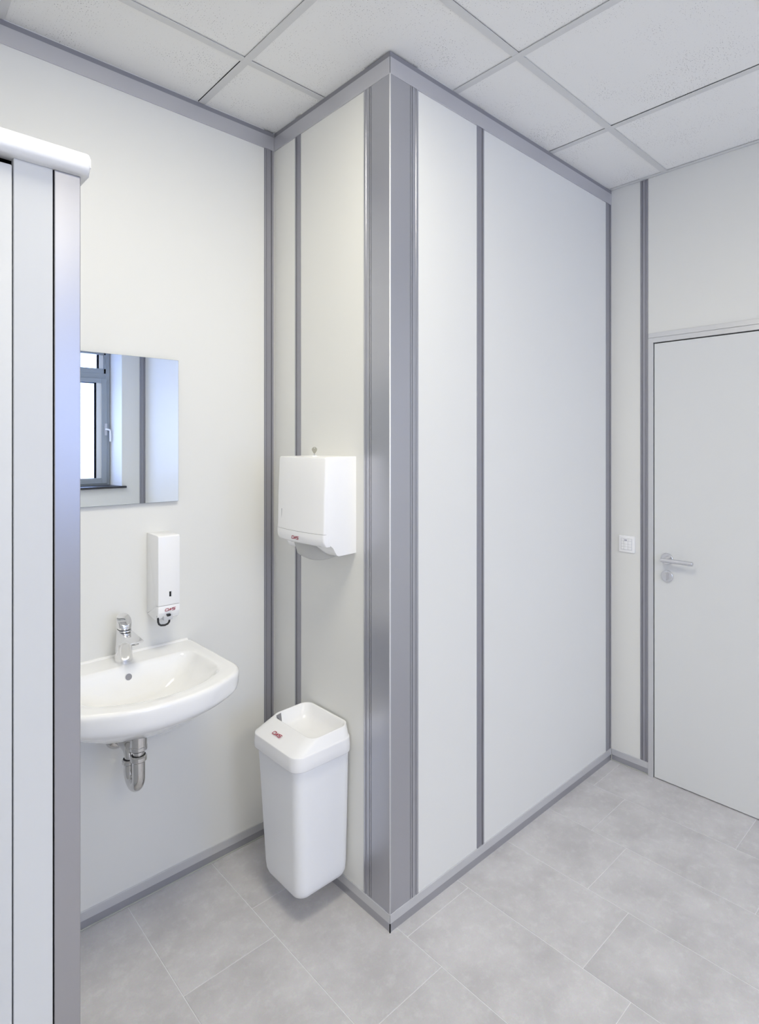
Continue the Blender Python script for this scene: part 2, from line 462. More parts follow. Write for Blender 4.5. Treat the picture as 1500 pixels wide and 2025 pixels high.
# ---- baseboards: upper strip proud, lower strip set back, thin sealant bead
def baseboard(name, fn, u0, u1, label, seal=True, setback=0.003):
    t = empty(name, fn(u0, 0, 0)); tag(t, label, 'baseboard', kind='structure')
    put(obj('upper_strip', fbox(fn, u0, u1, -0.001, REC + 0.0008, Z_BASE_MID, Z_BASE, bev=0.0008, seg=1), 'alu_light'), t)
    put(obj('lower_strip', fbox(fn, u0, u1, -0.001, REC - setback, 0.0, Z_BASE_MID), 'alu'), t)
    if seal:
        put(obj('sealant_bead', fbox(fn, u0, u1, 0, REC - setback + 0.004, 0.0, 0.004, bev=0.001, seg=1), 'sealant'), t)
baseboard('baseboard_left', FN_LEFT, XB, -0.0012, 'grey baseboard under the basin wall')
baseboard('baseboard_corner_left', FN_PL, 0.0012, YL - 0.001, 'grey baseboard below the waste bin', False)
baseboard('baseboard_corner_right', FN_PR, 0.0012, XD - 0.001, 'grey baseboard along the wide bare wall', False)
baseboard('baseboard_right', FN_DOOR, -0.1845, -0.0012, 'short grey baseboard between door frame and corner', True, 0.0035)

# ------------------------------------------------------------------ door
door = empty('door_1', (XD, -0.19, 0)); tag(door, 'pale grey flush door with lever handle and aluminium frame', 'door', kind='structure')
def dbox(name, mat, y0, y1, z0, z1, o0, o1, bev=0.0, parent=None):
    o = obj(name, bbox(XD - o1, XD - o0, min(y0, y1), max(y0, y1), z0, z1, bev=bev, seg=2), mat)
    return put(o, parent or door)
dbox('door_frame', 'alu_light', -0.182, -0.2065, 0.0, 2.0563, -0.05, 0.003, 0.001)
dbox('door_frame', 'alu_light', -0.2066, DY1 + 0.0246, 2.0335, 2.0563, -0.05, 0.003, 0.001)
dbox('door_frame_cover', 'alu_light', -0.182, DY1, 2.0572, DZ, -0.05, 0.0015, 0.0008)
dbox('door_frame', 'alu_light', DY1, DY1 + 0.0245, 0.0, 2.0563, -0.05, 0.003, 0.001)
dbox('door_gap', 'black', -0.2065, DY1 + 0.0245, 0.0, 2.0335, -0.05, -0.025)
leaf = dbox('door_leaf', 'door', -0.2105, DY1 + 0.0285, 0.0045, 2.0285, -0.022, 0.0, 0.0012)
# lever handle
HY, HZ = -0.270, 1.032
bm = bmesh.new(); cyl(bm, (XD, HY, HZ), (XD - 0.009, HY, HZ), 0.0265, 40, bev=0.0015)
hrose = obj('handle_rose', bm, 'steel', smooth=True, angle=30)
bm = bmesh.new()
cyl(bm, (XD - 0.008, HY, HZ), (XD - 0.050, HY, HZ), 0.0105, 24)
hneck = obj('handle_neck', bm, 'steel', smooth=True, angle=40)
bm = bmesh.new(); cyl(bm, (XD - 0.050, HY + 0.0105, HZ + 0.0005), (XD - 0.050, HY - 0.128, HZ), 0.0098, 24, bev=0.0015)
hl = put(obj('door_handle', bm, 'steel', smooth=True, angle=40), door); sub(hrose, hl); sub(hneck, hl)
LZ = 0.953
bm = bmesh.new(); cyl(bm, (XD, HY, LZ), (XD - 0.009, HY, LZ), 0.0265, 40, bev=0.0015)
rose = put(obj('lock_rose', bm, 'steel', smooth=True, angle=30), door)
bm = bmesh.new(); prism(bm, rrect(-0.0048, 0.0048, -0.0165, 0.0165, 0.0045), lambda u, v, t: (XD - t, HY + u, LZ + v), 0.008, 0.026)
sub(obj('thumb_turn', bm, 'steel', smooth=True, angle=40), rose)

# ------------------------------------------------------------------ windows: one seen in the mirror, one added unseen for daylight
def make_window(nw, dx):
    win = empty('window_%d' % (nw + 1), ((WX0 + WX1) / 2, YW - WD, WZ0)); tag(win, ['grey framed window with white outside light, seen in the mirror', 'grey framed unseen window added for daylight, nearer the cubicle side'][nw], 'window', kind='structure')
    def wbox(name, mat, x0, x1, y0, y1, z0, z1, bev=0.0, parent=None):
        o = obj(name, bbox(x0, x1, y0, y1, z0, z1, bev=bev), mat); return put(o, parent or win)
    FY_ = YW - WD                     # inner face of the frame
    FW = 0.045
    for a in ((WX0, WX0 + FW, WZ0, WZ1), (WX1 - FW, WX1, WZ0, WZ1)):
        wbox('frame_post', 'win_frame', a[0], a[1], FY_ - 0.07, FY_, a[2], a[3], 0.002)
    for z0, z1 in ((WZ0, WZ0 + 0.03), (2.37, 2.44), (WZ1 - FW, WZ1)):
        wbox('frame_rail', 'win_frame', WX0 + FW, WX1 - FW, FY_ - 0.07, FY_, z0, z1, 0.002)
    # upper fixed light
    UX0, UX1 = WX0 + FW, WX1 - FW
    for (x0, x1, z0, z1) in ((UX1 - 0.022, UX1, 2.44, WZ1 - FW), (UX0, UX0 + 0.022, 2.44, WZ1 - FW), (UX0, UX1, 2.44, 2.50), (UX0, UX1, WZ1 - FW - 0.022, WZ1 - FW)):
        wbox('glazing_bead', 'win_frame', x0, x1, FY_ - 0.05, FY_ - 0.004, z0, z1, 0.001)
    wbox('inner_bead', 'win_bead', 1.048, 1.100, FY_ - 0.06, FY_ - 0.015, 2.502, WZ1 - FW - 0.024)
    wbox('gasket', 'black', 1.032, 1.048, FY_ - 0.06, FY_ - 0.02, 2.502, WZ1 - FW - 0.024)
    wbox('pane', 'glass', UX0 + 0.022, 1.04, FY_ - 0.048, FY_ - 0.044, 2.50, WZ1 - FW - 0.022)
    # opening sash
    SX0, SX1, SZ0, SZ1 = WX0 + 0.035, WX1 - 0.035, WZ0 + 0.02, 2.378
    sash = empty('sash', (SX0, FY_, SZ0)); put(sash, win)
    def sbox(name, mat, x0, x1, y0, y1, z0, z1, bev=0.0):
        o = obj(name, bbox(x0, x1, y0, y1, z0, z1, bev=bev), mat)
        o.parent = sash; o.location = -(Vector(sash.location) + Vector(win.location))
    sbox('sash_rail', 'win_frame', SX1 - 0.060, SX1, FY_ - 0.05, FY_ + 0.014, SZ0, SZ1, 0.003)
    sbox('sash_rail', 'win_frame', SX0, SX0 + 0.060, FY_ - 0.05, FY_ + 0.014, SZ0, SZ1, 0.003)
    sbox('sash_rail', 'win_frame', SX0 + 0.06, SX1 - 0.06, FY_ - 0.05, FY_ + 0.014, SZ0, SZ0 + 0.068, 0.003)
    sbox('sash_rail', 'win_frame', SX0 + 0.06, SX1 - 0.06, FY_ - 0.05, FY_ + 0.014, SZ1 - 0.055, SZ1, 0.003)
    sbox('inner_bead', 'win_bead', SX1 - 0.118, SX1 - 0.060, FY_ - 0.05, FY_ - 0.004, SZ0 + 0.068, SZ1 - 0.055)
    sbox('gasket', 'black', SX1 - 0.134, SX1 - 0.118, FY_ - 0.05, FY_ - 0.010, SZ0 + 0.068, SZ1 - 0.055)
    sbox('gasket', 'black', SX0 + 0.06, SX1 - 0.134, FY_ - 0.05, FY_ - 0.010, SZ1 - 0.063, SZ1 - 0.055)
    sbox('pane', 'glass', SX0 + 0.06, SX1 - 0.126, FY_ - 0.036, FY_ - 0.032, SZ0 + 0.066, SZ1 - 0.060)
    # window handle
    bm = bmesh.new(); box(bm, 1.104, 1.134, FY_ + 0.014, FY_ + 0.026, 1.675, 1.822, bev=0.004)
    o = obj('handle_plate', bm, 'grey_plastic', smooth=True, angle=40); put(o, win)
    bm = bmesh.new()
    tube(bm, [(1.119, FY_ + 0.022, 1.752), (1.119, FY_ + 0.050, 1.752), (1.122, FY_ + 0.058, 1.750), (1.150, FY_ + 0.058, 1.742), (1.158, FY_ + 0.058, 1.728), (1.160, FY_ + 0.058, 1.600)], 0.0105, 12)
    o = obj('handle_lever', bm, 'plastic', smooth=True, angle=60); put(o, win)
    # reveal and sill
    rv = empty('trim_%d' % (nw + 5), (WX1, YW - WD, WZ0)); tag(rv, ['white splayed window reveal with dark sill, seen in the mirror', 'white splayed reveal and dark sill of the added cubicle-side window'][nw], 'trim', kind='structure')
    for xa, xb, s in ((WX1, 1.214, 1), (WX0, WX0 - 0.045, -1)):
        bm = bmesh.new()
        pts = [(xa, FY_ - 0.07), (xb, YW - REC), (xb + s * 0.06, YW - REC - 0.012), (xb + s * 0.06, FY_ - 0.07)]
        loft(bm, [[(u, v, 1.04) for u, v in pts], [(u, v, WZ1 + 0.02) for u, v in pts]], True, True)
        put(obj('reveal_side', bm, 'reveal'), rv)
    put(obj('reveal_head', bbox(WX0 - 0.04, 1.21, FY_ - 0.07, YW - REC - 0.001, WZ1, WZ1 + 0.03), 'reveal'), rv)
    put(obj('window_sill', bbox(WX0 - 0.09, 1.256, FY_ - 0.03, YW + 0.045, 1.036, 1.0595, bev=0.002), 'sill'), rv)
    put(obj('sill_upstand', bbox(WX0 - 0.04, 1.2, FY_ - 0.10, FY_ - 0.002, 1.03, 1.0605), 'win_frame'), rv)
    win.location.x += dx; rv.location.x += dx
for nw, dx in enumerate(WDX): make_window(nw, dx)

# ------------------------------------------------------------------ ceiling light panels (the far two are unseen, added for fill light)
for n_, (i, j) in enumerate(LEDS):
    x0, y0 = GX0 + MOD * i + TB, GY0 + MOD * j + TB
    t = empty('ceiling_light', (x0, y0, ZC))
    tag(t, ['square light panel in the ceiling in front of the toilet cubicle', 'added unseen fill light panel in the ceiling far behind the camera',
            'added unseen fill light panel in the corner by the cubicle side wall'][n_], 'light', 'ceiling light panels')
    wd = MOD - TB
    bm = bmesh.new()
    for a in ((0, 0.02, 0, wd), (wd - 0.02, wd, 0, wd), (0.02, wd - 0.02, 0, 0.02), (0.02, wd - 0.02, wd - 0.02, wd)):
        box(bm, x0 + a[0], x0 + a[1], y0 + a[2], y0 + a[3], ZC + 0.002, ZC + 0.012)
    put(obj('light_frame', bm, 'tbar'), t)
    put(obj('diffuser', bbox(x0 + 0.02, x0 + wd - 0.02, y0 + 0.02, y0 + wd - 0.02, ZC + 0.004, ZC + 0.008), 'led'), t)

# ------------------------------------------------------------------ toilet cubicle front at the left
PY, PX1, PZ = -0.300, -0.978, 2.000          # front face, end of the post, underside of the rail
cub = empty('toilet_cubicle', (PX1, PY, 0)); tag(cub, 'pale grey toilet cubicle front with rounded white top rail', 'cubicle')
def cbox(name, mat, x0, x1, y0, y1, z0, z1, bev=0.0, seg=2, smooth=False):
    o = obj(name, bbox(x0, x1, y0, y1, z0, z1, bev=bev, seg=seg), mat, smooth=smooth, angle=40 if smooth else None); return put(o, cub)
cbox('end_post', 'cubicle_post', -1.0165, PX1, PY, PY + 0.045, 0.0, PZ, 0.0012)
cbox('post_joint', 'black', -1.0185, -1.0165, PY + 0.004, PY + 0.03, 0.12, PZ)
cbox('front_panel', 'cubicle', -1.0725, -1.0185, PY + 0.0005, PY + 0.0305, 0.12, PZ, 0.0015)
cbox('door_rebate', 'black', -1.10, -1.0725, PY + 0.016, PY + 0.0305, 0.12, PZ)
cbox('cubicle_door', 'cubicle', -1.72, -1.0745, PY - 0.001, PY + 0.0155, 0.13, PZ - 0.012, 0.0022, 3, True)
cbox('rebate_strip', 'black', -1.72, -1.0745, PY + 0.016, PY + 0.0305, PZ - 0.03, PZ)
cbox('front_panel', 'cubicle', XB, -1.722, PY + 0.0005, PY + 0.0305, 0.12, PZ, 0.0015)
# top rail with rounded shoulders
bm = bmesh.new()
prism(bm, rrect(PY - 0.019, PY + 0.050, PZ, PZ + 0.036, 0.011, 6), lambda u, v, t: (t, u, v), XB, PX1 + 0.0105)
es = [e for e in bm.edges if all(abs(v.co.x - (PX1 + 0.0105)) < 1e-5 for v in e.verts)]
bmesh.ops.bevel(bm, geom=es, offset=0.005, segments=3, affect='EDGES', profile=0.5)
put(obj('top_rail', bm, 'cubicle_rail', smooth=True, angle=50), cub)
cbox('side_panel', 'cubicle', -1.012, -0.984, PY + 0.045, YL - 0.002, 0.12, PZ, 0.0015)
cbox('side_rail', 'cubicle_rail', -1.020, -0.974, PY + 0.051, YL - 0.002, PZ, PZ + 0.034, 0.008, 3, True)
for x in (-1.045, -1.80):
    bm = bmesh.new(); cyl(bm, (x, PY + 0.016, 0.0), (x, PY + 0.016, 0.125), 0.011, 16); put(obj('foot', bm, 'steel', smooth=True, angle=40), cub)

# ------------------------------------------------------------------ mirror
mir = empty('wall_mirror', (-0.596, YL + REC, 1.355)); tag(mir, 'frameless rectangular mirror on the wall over the basin', 'mirror')
MX0, MX1, MZ0, MZ1 = -0.796, -0.396, 1.3565, 1.8555
put(obj('mirror_back', bbox(MX0 + 0.03, MX1 - 0.012, YL - 0.004, YL + REC - 0.0002, MZ0 + 0.012, MZ1 - 0.03), 'grey_plastic'), mir)
put(obj('mirror_edge', bbox(MX0, MX1, YL - 0.0082, YL - 0.004, MZ0, MZ1), 'mirror_edge'), mir)
put(obj('mirror_glass', bbox(MX0 + 0.0006, MX1 - 0.0006, YL - 0.0088, YL - 0.0082, MZ0 + 0.0006, MZ1 - 0.0006), 'mirror'), mir)

# ------------------------------------------------------------------ wash basin
BX, BW = -0.598, YL + REC                    # centre x, wall face
basin = empty('wash_basin', (BX, BW, 0.70)); tag(basin, 'white ceramic wall-hung wash basin with curved front', 'basin')
def outline(hw, v0, v1, bulge, rb, rf, N=180, c=None):
    """plan outline: straight back at v0, straight sides, bulged front reaching v1; N points by angle round c"""
    fr = v1 - bulge
    P = []
    P += [(hw, v0 + rb)]
    n = 24
    # right side up to the rounded front corner, then the front arc
    def front(u): return fr + bulge * (1 - abs(u / hw) ** 2.2)
    uc = hw - rf; vc = front(uc)
    s0 = (hw, max(v0 + rb, front(hw) - rf * 0.9))
    for i in range(n + 1):
        t = i / n
        a = (hw, s0[1]); b_ = (hw, front(hw) + rf * 0.25); d = (uc, vc)
        P.append(((1 - t) ** 2 * a[0] + 2 * t * (1 - t) * b_[0] + t * t * d[0], (1 - t) ** 2 * a[1] + 2 * t * (1 - t) * b_[1] + t * t * d[1]))
    for i in range(1, 2 * n):
        u = uc - 2 * uc * i / (2 * n); P.append((u, front(u)))
    P += [(-x, y) for x, y in reversed(P[:n + 2])]
    # back corners
    P += [(-hw + rb - rb * math.cos(a), v0 + rb - rb * math.sin(a)) for a in [PI / 2 * i / 8 for i in range(9)]]
    P += [(hw - rb + rb * math.sin(a), v0 + rb - rb * math.cos(a)) for a in [PI / 2 * i / 8 for i in range(9)]]
    cx_, cy_ = c or (0, (v0 + v1) / 2)
    res = []
    for k in range(N):
        a = 2 * PI * k / N; dx, dy = math.cos(a), math.sin(a); best = None
        for (p, q_) in zip(P, P[1:] + P[:1]):
            ex, ey = q_[0] - p[0], q_[1] - p[1]
            den = dx * ey - dy * ex
            if abs(den) < 1e-12: continue
            wx, wy = p[0] - cx_, p[1] - cy_
            t = (wx * ey - wy * ex) / den; s = (wx * dy - wy * dx) / den
            if t > 0 and -1e-6 <= s <= 1 + 1e-6 and (best is None or t > best): best = t
        res.append((cx_ + dx * best, cy_ + dy * best))
    return res
ZR = 0.855
C0 = (0.0, 0.235)
def bring(o_, z): return [(BX + u, BW - v, z) for u, v in o_]
OUT = dict(hw=0.252, v0=0.0, v1=0.478, bulge=0.098, rb=0.012, rf=0.060)
def grow(d, z, v0=None):
    k = dict(OUT); k['hw'] += d; k['v1'] += d; k['v0'] = 0.0 if v0 is None else v0
    k['rf'] = max(0.02, k['rf'] + d * 0.5)
    return bring(outline(c=C0, **k), z)
def inner(hw, v0, v1, bulge, rb, rf, z): return bring(outline(hw, v0, v1, bulge, rb, rf, c=C0), z)
rings = []
# underside, from the drain outward
rings += [inner(0.030, 0.165, 0.240, 0.012, 0.028, 0.028, 0.703)]
rings += [inner(0.090, 0.06, 0.300, 0.04, 0.03, 0.04, 0.705)]
rings += [inner(0.135, 0.02, 0.345, 0.06, 0.02, 0.05, 0.715)]
rings += [inner(0.180, 0.006, 0.390, 0.075, 0.014, 0.055, 0.737)]
rings += [inner(0.215, 0.002, 0.428, 0.085, 0.012, 0.058, 0.763)]
rings += [grow(-0.0155, 0.784), grow(-0.0085, 0.793), grow(-0.005, 0.799), grow(-0.0035, 0.805), grow(-0.002, 0.812), grow(0.0, 0.838), grow(0.0, 0.8455),
          grow(-0.0012, 0.8505), grow(-0.0045, 0.8540), grow(-0.0085, 0.8550), grow(-0.012, ZR), grow(-0.030, ZR)]
# flat rim and deck
rings += [inner(0.208, 0.108, 0.431, 0.088, 0.045, 0.055, ZR - 0.0002), inner(0.2035, 0.112, 0.4265, 0.0875, 0.045, 0.055, ZR - 0.0012), inner(0.1995, 0.116, 0.4215, 0.087, 0.045, 0.055, ZR - 0.005), inner(0.196, 0.1195, 0.416, 0.0865, 0.045, 0.055, ZR - 0.013)]
rings += [inner(0.186, 0.128, 0.396, 0.082, 0.045, 0.055, 0.822), inner(0.165, 0.139, 0.362, 0.07, 0.045, 0.055, 0.790), inner(0.140, 0.148, 0.330, 0.06, 0.045, 0.05, 0.767),
          inner(0.095, 0.155, 0.290, 0.04, 0.04, 0.04, 0.752), inner(0.030, 0.168, 0.236, 0.012, 0.028, 0.028, 0.744)]
bm = bmesh.new(); loft(bm, rings, True, True)
put(obj('basin_body', bm, 'ceramic', smooth=True, angle=70), basin)
# small upstand along the wall
bm = bmesh.new(); prism(bm, [(0.0, ZR - 0.006), (0.0, ZR + 0.005), (0.006, ZR + 0.005), (0.013, ZR - 0.0005), (0.013, ZR - 0.006)], lambda u, v, t: (BX + t, BW - u, v), -0.238, 0.238)
put(obj('back_ledge', bm, 'ceramic', smooth=True, angle=60), basin)
# overflow: dark opening with a ring in the back of the bowl
def disc_on(bm, c, nrm, r, th, n=28, ry=None):
    c = Vector(c); nrm = Vector(nrm).normalized(); u = Vector((1, 0, 0)); u = (u - nrm * u.dot(nrm)).normalized(); v = nrm.cross(u)
    ry = ry or r
    lo = [c + u * r * math.cos(2 * PI * k / n) + v * ry * math.sin(2 * PI * k / n) for k in range(n)]
    hi = [p + nrm * th for p in lo]
    loft(bm, [lo, hi], True, True)
nb = Vector((0, -0.95, 0.30))
oc = Vector((BX - 0.008, BW - 0.1285, 0.8215))
bm = bmesh.new(); disc_on(bm, oc + nb * -0.002, nb, 0.0118, 0.0026); oring = put(obj('overflow_ring', bm, 'ceramic', smooth=True, angle=40), basin)
bm = bmesh.new(); disc_on(bm, oc + nb * -0.0018, nb, 0.0100, 0.0030)
sub(obj('overflow_hole', bm, 'shadow_strip'), oring)
bm = bmesh.new(); cyl(bm, (BX, BW - 0.202, 0.743), (BX, BW - 0.202, 0.748), 0.031, 32, bev=0.001); put(obj('drain_plug', bm, 'chrome', smooth=True, angle=40), basin)

# ------------------------------------------------------------------ faucet
FX, FYY = BX - 0.001, BW - 0.066
fau = empty('basin_faucet', (FX, FYY, ZR)); tag(fau, 'chrome single-lever faucet on the basin deck', 'faucet')
def oval(cx_, cy_, z, rx, ry, n=40, p=2.4, tilt=0.0):
    r = []
    for k in range(n):
        a = 2 * PI * k / n; ca, sa = math.cos(a), math.sin(a)
        x = rx * math.copysign(abs(ca) ** (2 / p), ca); y = ry * math.copysign(abs(sa) ** (2 / p), sa)
        r.append((cx_ + x, cy_ + y, z + tilt * y))
    return r
bm = bmesh.new()
loft(bm, [oval(FX, FYY, ZR + 0.0, 0.0255, 0.0255), oval(FX, FYY, ZR + 0.003, 0.0262, 0.0262), oval(FX, FYY, ZR + 0.05, 0.0238, 0.0245),
          oval(FX, FYY - 0.001, ZR + 0.085, 0.0222, 0.0235), oval(FX, FYY - 0.001, ZR + 0.103, 0.0215, 0.023, tilt=0.15), oval(FX, FYY - 0.001, ZR + 0.1045, 0.0205, 0.022, tilt=0.15)], True, True)
put(obj('faucet_body', bm, 'chrome', smooth=True, angle=40), fau)
# spout: a wedge leaving the body towards the bowl
bm = bmesh.new()
def sp(y, zt, zb, hw): return [(FX + x, FYY + y, z) for x, z in rrect(-hw, hw, zb, zt, min(0.004, (zt - zb) / 2.2), 4)]
loft(bm, [sp(0.004, ZR + 0.100, ZR + 0.050, 0.0210), sp(-0.020, ZR + 0.0985, ZR + 0.057, 0.0212), sp(-0.045, ZR + 0.0965, ZR + 0.070, 0.0212), sp(-0.075, ZR + 0.0935, ZR + 0.079, 0.0212), sp(-0.114, ZR + 0.0905, ZR + 0.083, 0.0212), sp(-0.118, ZR + 0.0890, ZR + 0.0845, 0.0200)], True, True)
put(obj('spout', bm, 'chrome', smooth=True, angle=45), fau)
bm = bmesh.new(); cyl(bm, (FX, FYY - 0.097, ZR + 0.084), (FX, FYY - 0.0985, ZR + 0.0745), 0.0115, 24, bev=0.001); put(obj('aerator', bm, 'chrome_pipe', smooth=True, angle=40), fau)
bm = bmesh.new(); loft(bm, [oval(FX, FYY, ZR + 0.1035, 0.0195, 0.0205, tilt=0.15), oval(FX, FYY, ZR + 0.1075, 0.0195, 0.0205, tilt=0.15)], True, True); put(obj('lever_gap', bm, 'rubber'), fau)
bm = bmesh.new()
loft(bm, [oval(FX, FYY - 0.001, ZR + 0.1075, 0.0205, 0.0225, tilt=0.15), oval(FX, FYY - 0.001, ZR + 0.109, 0.0215, 0.0235, tilt=0.15), oval(FX, FYY - 0.001, ZR + 0.1335, 0.0213, 0.0232, tilt=0.66),
          oval(FX, FYY - 0.0006, ZR + 0.1347, 0.0207, 0.0226, tilt=0.66), oval(FX, FYY - 0.0006, ZR + 0.1350, 0.0198, 0.0217, tilt=0.66)], True, True)
put(obj('lever', bm, 'chrome', smooth=True, angle=38), fau)

# ------------------------------------------------------------------ drain trap
TY1, TY2 = BW - 0.192, BW - 0.118        # front leg and rear leg
trap = empty('drain_trap', (BX, BW, 0.49)); tag(trap, 'chrome drain trap under the basin', 'trap')
def tcyl(name, z0, z1, r, y, mat='chrome_pipe', bev=0.0015):
    bm = bmesh.new(); cyl(bm, (BX, y, z0), (BX, y, z1), r, 32, bev=bev); return put(obj(name, bm, mat, smooth=True, angle=40), trap)
tcyl('waste_collar', 0.626, 0.7045, 0.0245, TY1)
tcyl('collar_ring', 0.612, 0.628, 0.0255, TY1, bev=0.003)
tcyl('tailpiece', 0.575, 0.62, 0.0170, TY1)
tcyl('slip_nut', 0.578, 0.597, 0.0245, TY1, bev=0.004)
tcyl('nut_seal', 0.5965, 0.5985, 0.0205, TY1, 'rubber', 0.0005)
r = (TY2 - TY1) / 2; cy_ = (TY1 + TY2) / 2; zc_ = 0.527
bm = bmesh.new()
tube(bm, [(BX, TY1, 0.585), (BX, TY1, 0.56)] + [(BX, cy_ + r * math.cos(PI + PI * i / 16), zc_ + r * math.sin(PI + PI * i / 16)) for i in range(17)] + [(BX, TY2, 0.545), (BX, TY2, 0.55)], 0.0190, 24)
put(obj('u_bend', bm, 'chrome_pipe', smooth=True, angle=60), trap)
tcyl('slip_nut', 0.542, 0.558, 0.0240, TY2, bev=0.004)
tcyl('nut_seal', 0.5575, 0.5595, 0.0205, TY2, 'rubber', 0.0005)
bm = bmesh.new()
RZ, rb_ = 0.574, 0.030
tube(bm, [(BX, TY2, 0.548), (BX, TY2, 0.552)] + [(BX, TY2 + rb_ - rb_ * math.cos(PI / 2 * i / 12), RZ - rb_ + 0.012 + rb_ * math.sin(PI / 2 * i / 12)) for i in range(13)] + [(BX, BW - 0.02, RZ + 0.010), (BX, BW, RZ + 0.009)], 0.0165, 24)
put(obj('wall_pipe', bm, 'chrome_pipe', smooth=True, angle=60), trap)
bm = bmesh.new()
tube(bm, [(BX, BW, RZ + 0.009), (BX, BW - 0.003, RZ + 0.009), (BX, BW - 0.012, RZ + 0.009), (BX, BW - 0.020, RZ + 0.009), (BX, BW - 0.023, RZ + 0.009)], 0.03, 36, True, [0.038, 0.038, 0.034, 0.025, 0.0165])
put(obj('wall_rosette', bm, 'chrome_pipe', smooth=True, angle=70), trap)

# ------------------------------------------------------------------ soap dispenser
SXL, SXR, SD = -0.5015, -0.4285, 0.100
soap = empty('soap_dispenser', ((SXL + SXR) / 2, BW, 0.95)); tag(soap, 'tall white soap dispenser with black push bar above the basin', 'dispenser')
def soap_body(z_of_back0, z_front0, z1, d_front, bev, slope=0.0):
    bm = bmesh.new()
    prism(bm, [(0.0, z_of_back0), (0.0, z1 + 0.002), (d_front - 0.003, z1), (d_front, z1 - 0.003), (d_front + slope, z_front0)], lambda u, v, t: (t, BW - u, v), SXL, SXR)
    bmesh.ops.bevel(bm, geom=bm.edges[:], offset=bev, segments=2, affect='EDGES', profile=0.5)
    return bm
bm = bmesh.new()
prism(bm, [(0.0, 0.976), (0.0, 1.2535), (SD - 0.004, 1.2510), (SD, 1.247), (SD, 1.0175), (SD - 0.02, 1.0175), (SD - 0.02, 1.012)], lambda u, v, t: (t, BW - u, v), SXL, SXR)
bmesh.ops.bevel(bm, geom=[e for e in bm.edges], offset=0.0015, segments=2, affect='EDGES', profile=0.5)
put(obj('cover', bm, 'plastic', smooth=True, angle=40), soap)
bm = bmesh.new()
prism(bm, [(0.004, 0.9755), (SD - 0.019, 1.0150), (SD, 1.0163), (SD - 0.001, 0.994), (SD - 0.010, 0.974), (SD - 0.028, 0.966)], lambda u, v, t: (t, BW - u, v), SXL, SXR)
bmesh.ops.bevel(bm, geom=[e for e in bm.edges], offset=0.001, segments=2, affect='EDGES', profile=0.5)
low = put(obj('lower_cover', bm, 'plastic', smooth=True, angle=40), soap)
bm = bmesh.new(); box(bm, -0.4645, -0.4585, BW - SD - 0.0003, BW - SD + 0.004, 1.045, 1.0625, bev=0.0008)
put(obj('level_window', bm, 'black'), soap)
bm = bmesh.new(); box(bm, -0.4585, -0.4555, BW - SD - 0.0004, BW - SD + 0.004, 1.0445, 1.063, bev=0.0005)
put(obj('window_reveal', bm, 'grey_plastic'), soap)
bm = bmesh.new(); logo(bm, (-0.4780, BW - SD - 0.0004, 0.9985), (1, 0, 0), (0, 0, 1), 0.034); tag(sub(obj('logo', bm, 'red'), low), 'red CWS lettering')
# nozzle and push bar
bm = bmesh.new(); box(bm, -0.484, -0.4525, BW - SD - 0.002, BW - SD + 0.03, 0.9665, 0.983, bev=0.004)
nz = put(obj('nozzle_block', bm, 'grey_plastic', smooth=True, angle=40), soap)
bm = bmesh.new(); box(bm, -0.473, -0.460, BW - SD - 0.0035, BW - SD + 0.01, 0.9795, 0.9875, bev=0.002)
sub(obj('nozzle_opening', bm, 'rubber', smooth=True, angle=40), nz)
bm = bmesh.new()
yb = BW - SD + 0.008
tube(bm, [(-0.4985, yb + 0.004, 0.985), (-0.4985, yb, 0.964), (-0.4965, yb - 0.002, 0.957), (-0.491, yb - 0.004, 0.953), (-0.478, yb - 0.005, 0.9515), (-0.468, yb - 0.004, 0.954), (-0.4625, yb - 0.002, 0.959), (-0.461, yb, 0.965), (-0.461, yb + 0.004, 0.985)], 0.0033, 12)
put(obj('push_bar', bm, 'rubber', smooth=True, angle=60), soap)
bm = bmesh.new(); cyl(bm, (SXR, BW - SD + 0.004, 1.244), (SXR + 0.0012, BW - SD + 0.004, 1.244), 0.0015, 12); put(obj('hinge_pin', bm, 'steel'), soap)

# ------------------------------------------------------------------ paper towel dispenser
TYR, TYL_ = 0.1735, 0.4520
tow = empty('towel_dispenser', (REC, (TYR + TYL_) / 2, 1.19)); tag(tow, 'large white paper towel dispenser on the wall above the bin', 'dispenser')
NY = 28
def bulge(t): return 1.0 - abs(2 * t - 1) ** 2.4          # 0 at the sides, 1 in the middle
def shell(prof, mat, name, bow=0.014):
    """closed side outline [(d, z, k)], swept across the width; k says how much the front bow applies"""
    bm = bmesh.new(); rings = []
    ts = [0, 0.004, 0.012] + [0.03 + 0.94 * i / NY for i in range(NY + 1)] + [0.988, 0.996, 1]
    for t in ts:
        e = min(t, 1 - t); c = 0.0
        if e < 0.012: c = 0.004 * (1 - math.sqrt(max(0, 1 - (1 - e / 0.012) ** 2)))
        y = TYR + (TYL_ - TYR) * t
        rings.append([(REC - (d + bow * bulge(t) * k - c * (1 if k > 0 else 0)), y, z - c * zc2) for d, z, k, zc2 in prof])
    loft(bm, rings, True, True)
    return put(obj(name, bm, mat, smooth=True, angle=40), tow)
D0 = 0.126
shell([(0, 1.189, 0, 0), (0, 1.517, 0, 1), (D0 - 0.006, 1.515, .8, 1), (D0 - 0.001, 1.5125, 1, 1), (D0 + 0.0005, 1.507, 1, 0), (D0 + 0.0055, 1.39, 1, 0), (D0 + 0.008, 1.2635, 1, 0),
       (D0 - 0.002, 1.2632, 1, 0), (D0 - 0.004, 1.235, 1, 0), (0.108, 1.224, 0, 0), (0.098, 1.216, 0, 0), (0.090, 1.203, 0, 0), (0.082, 1.190, 0, 0), (0.074, 1.1865, 0, 0)], 'plastic', 'cover')
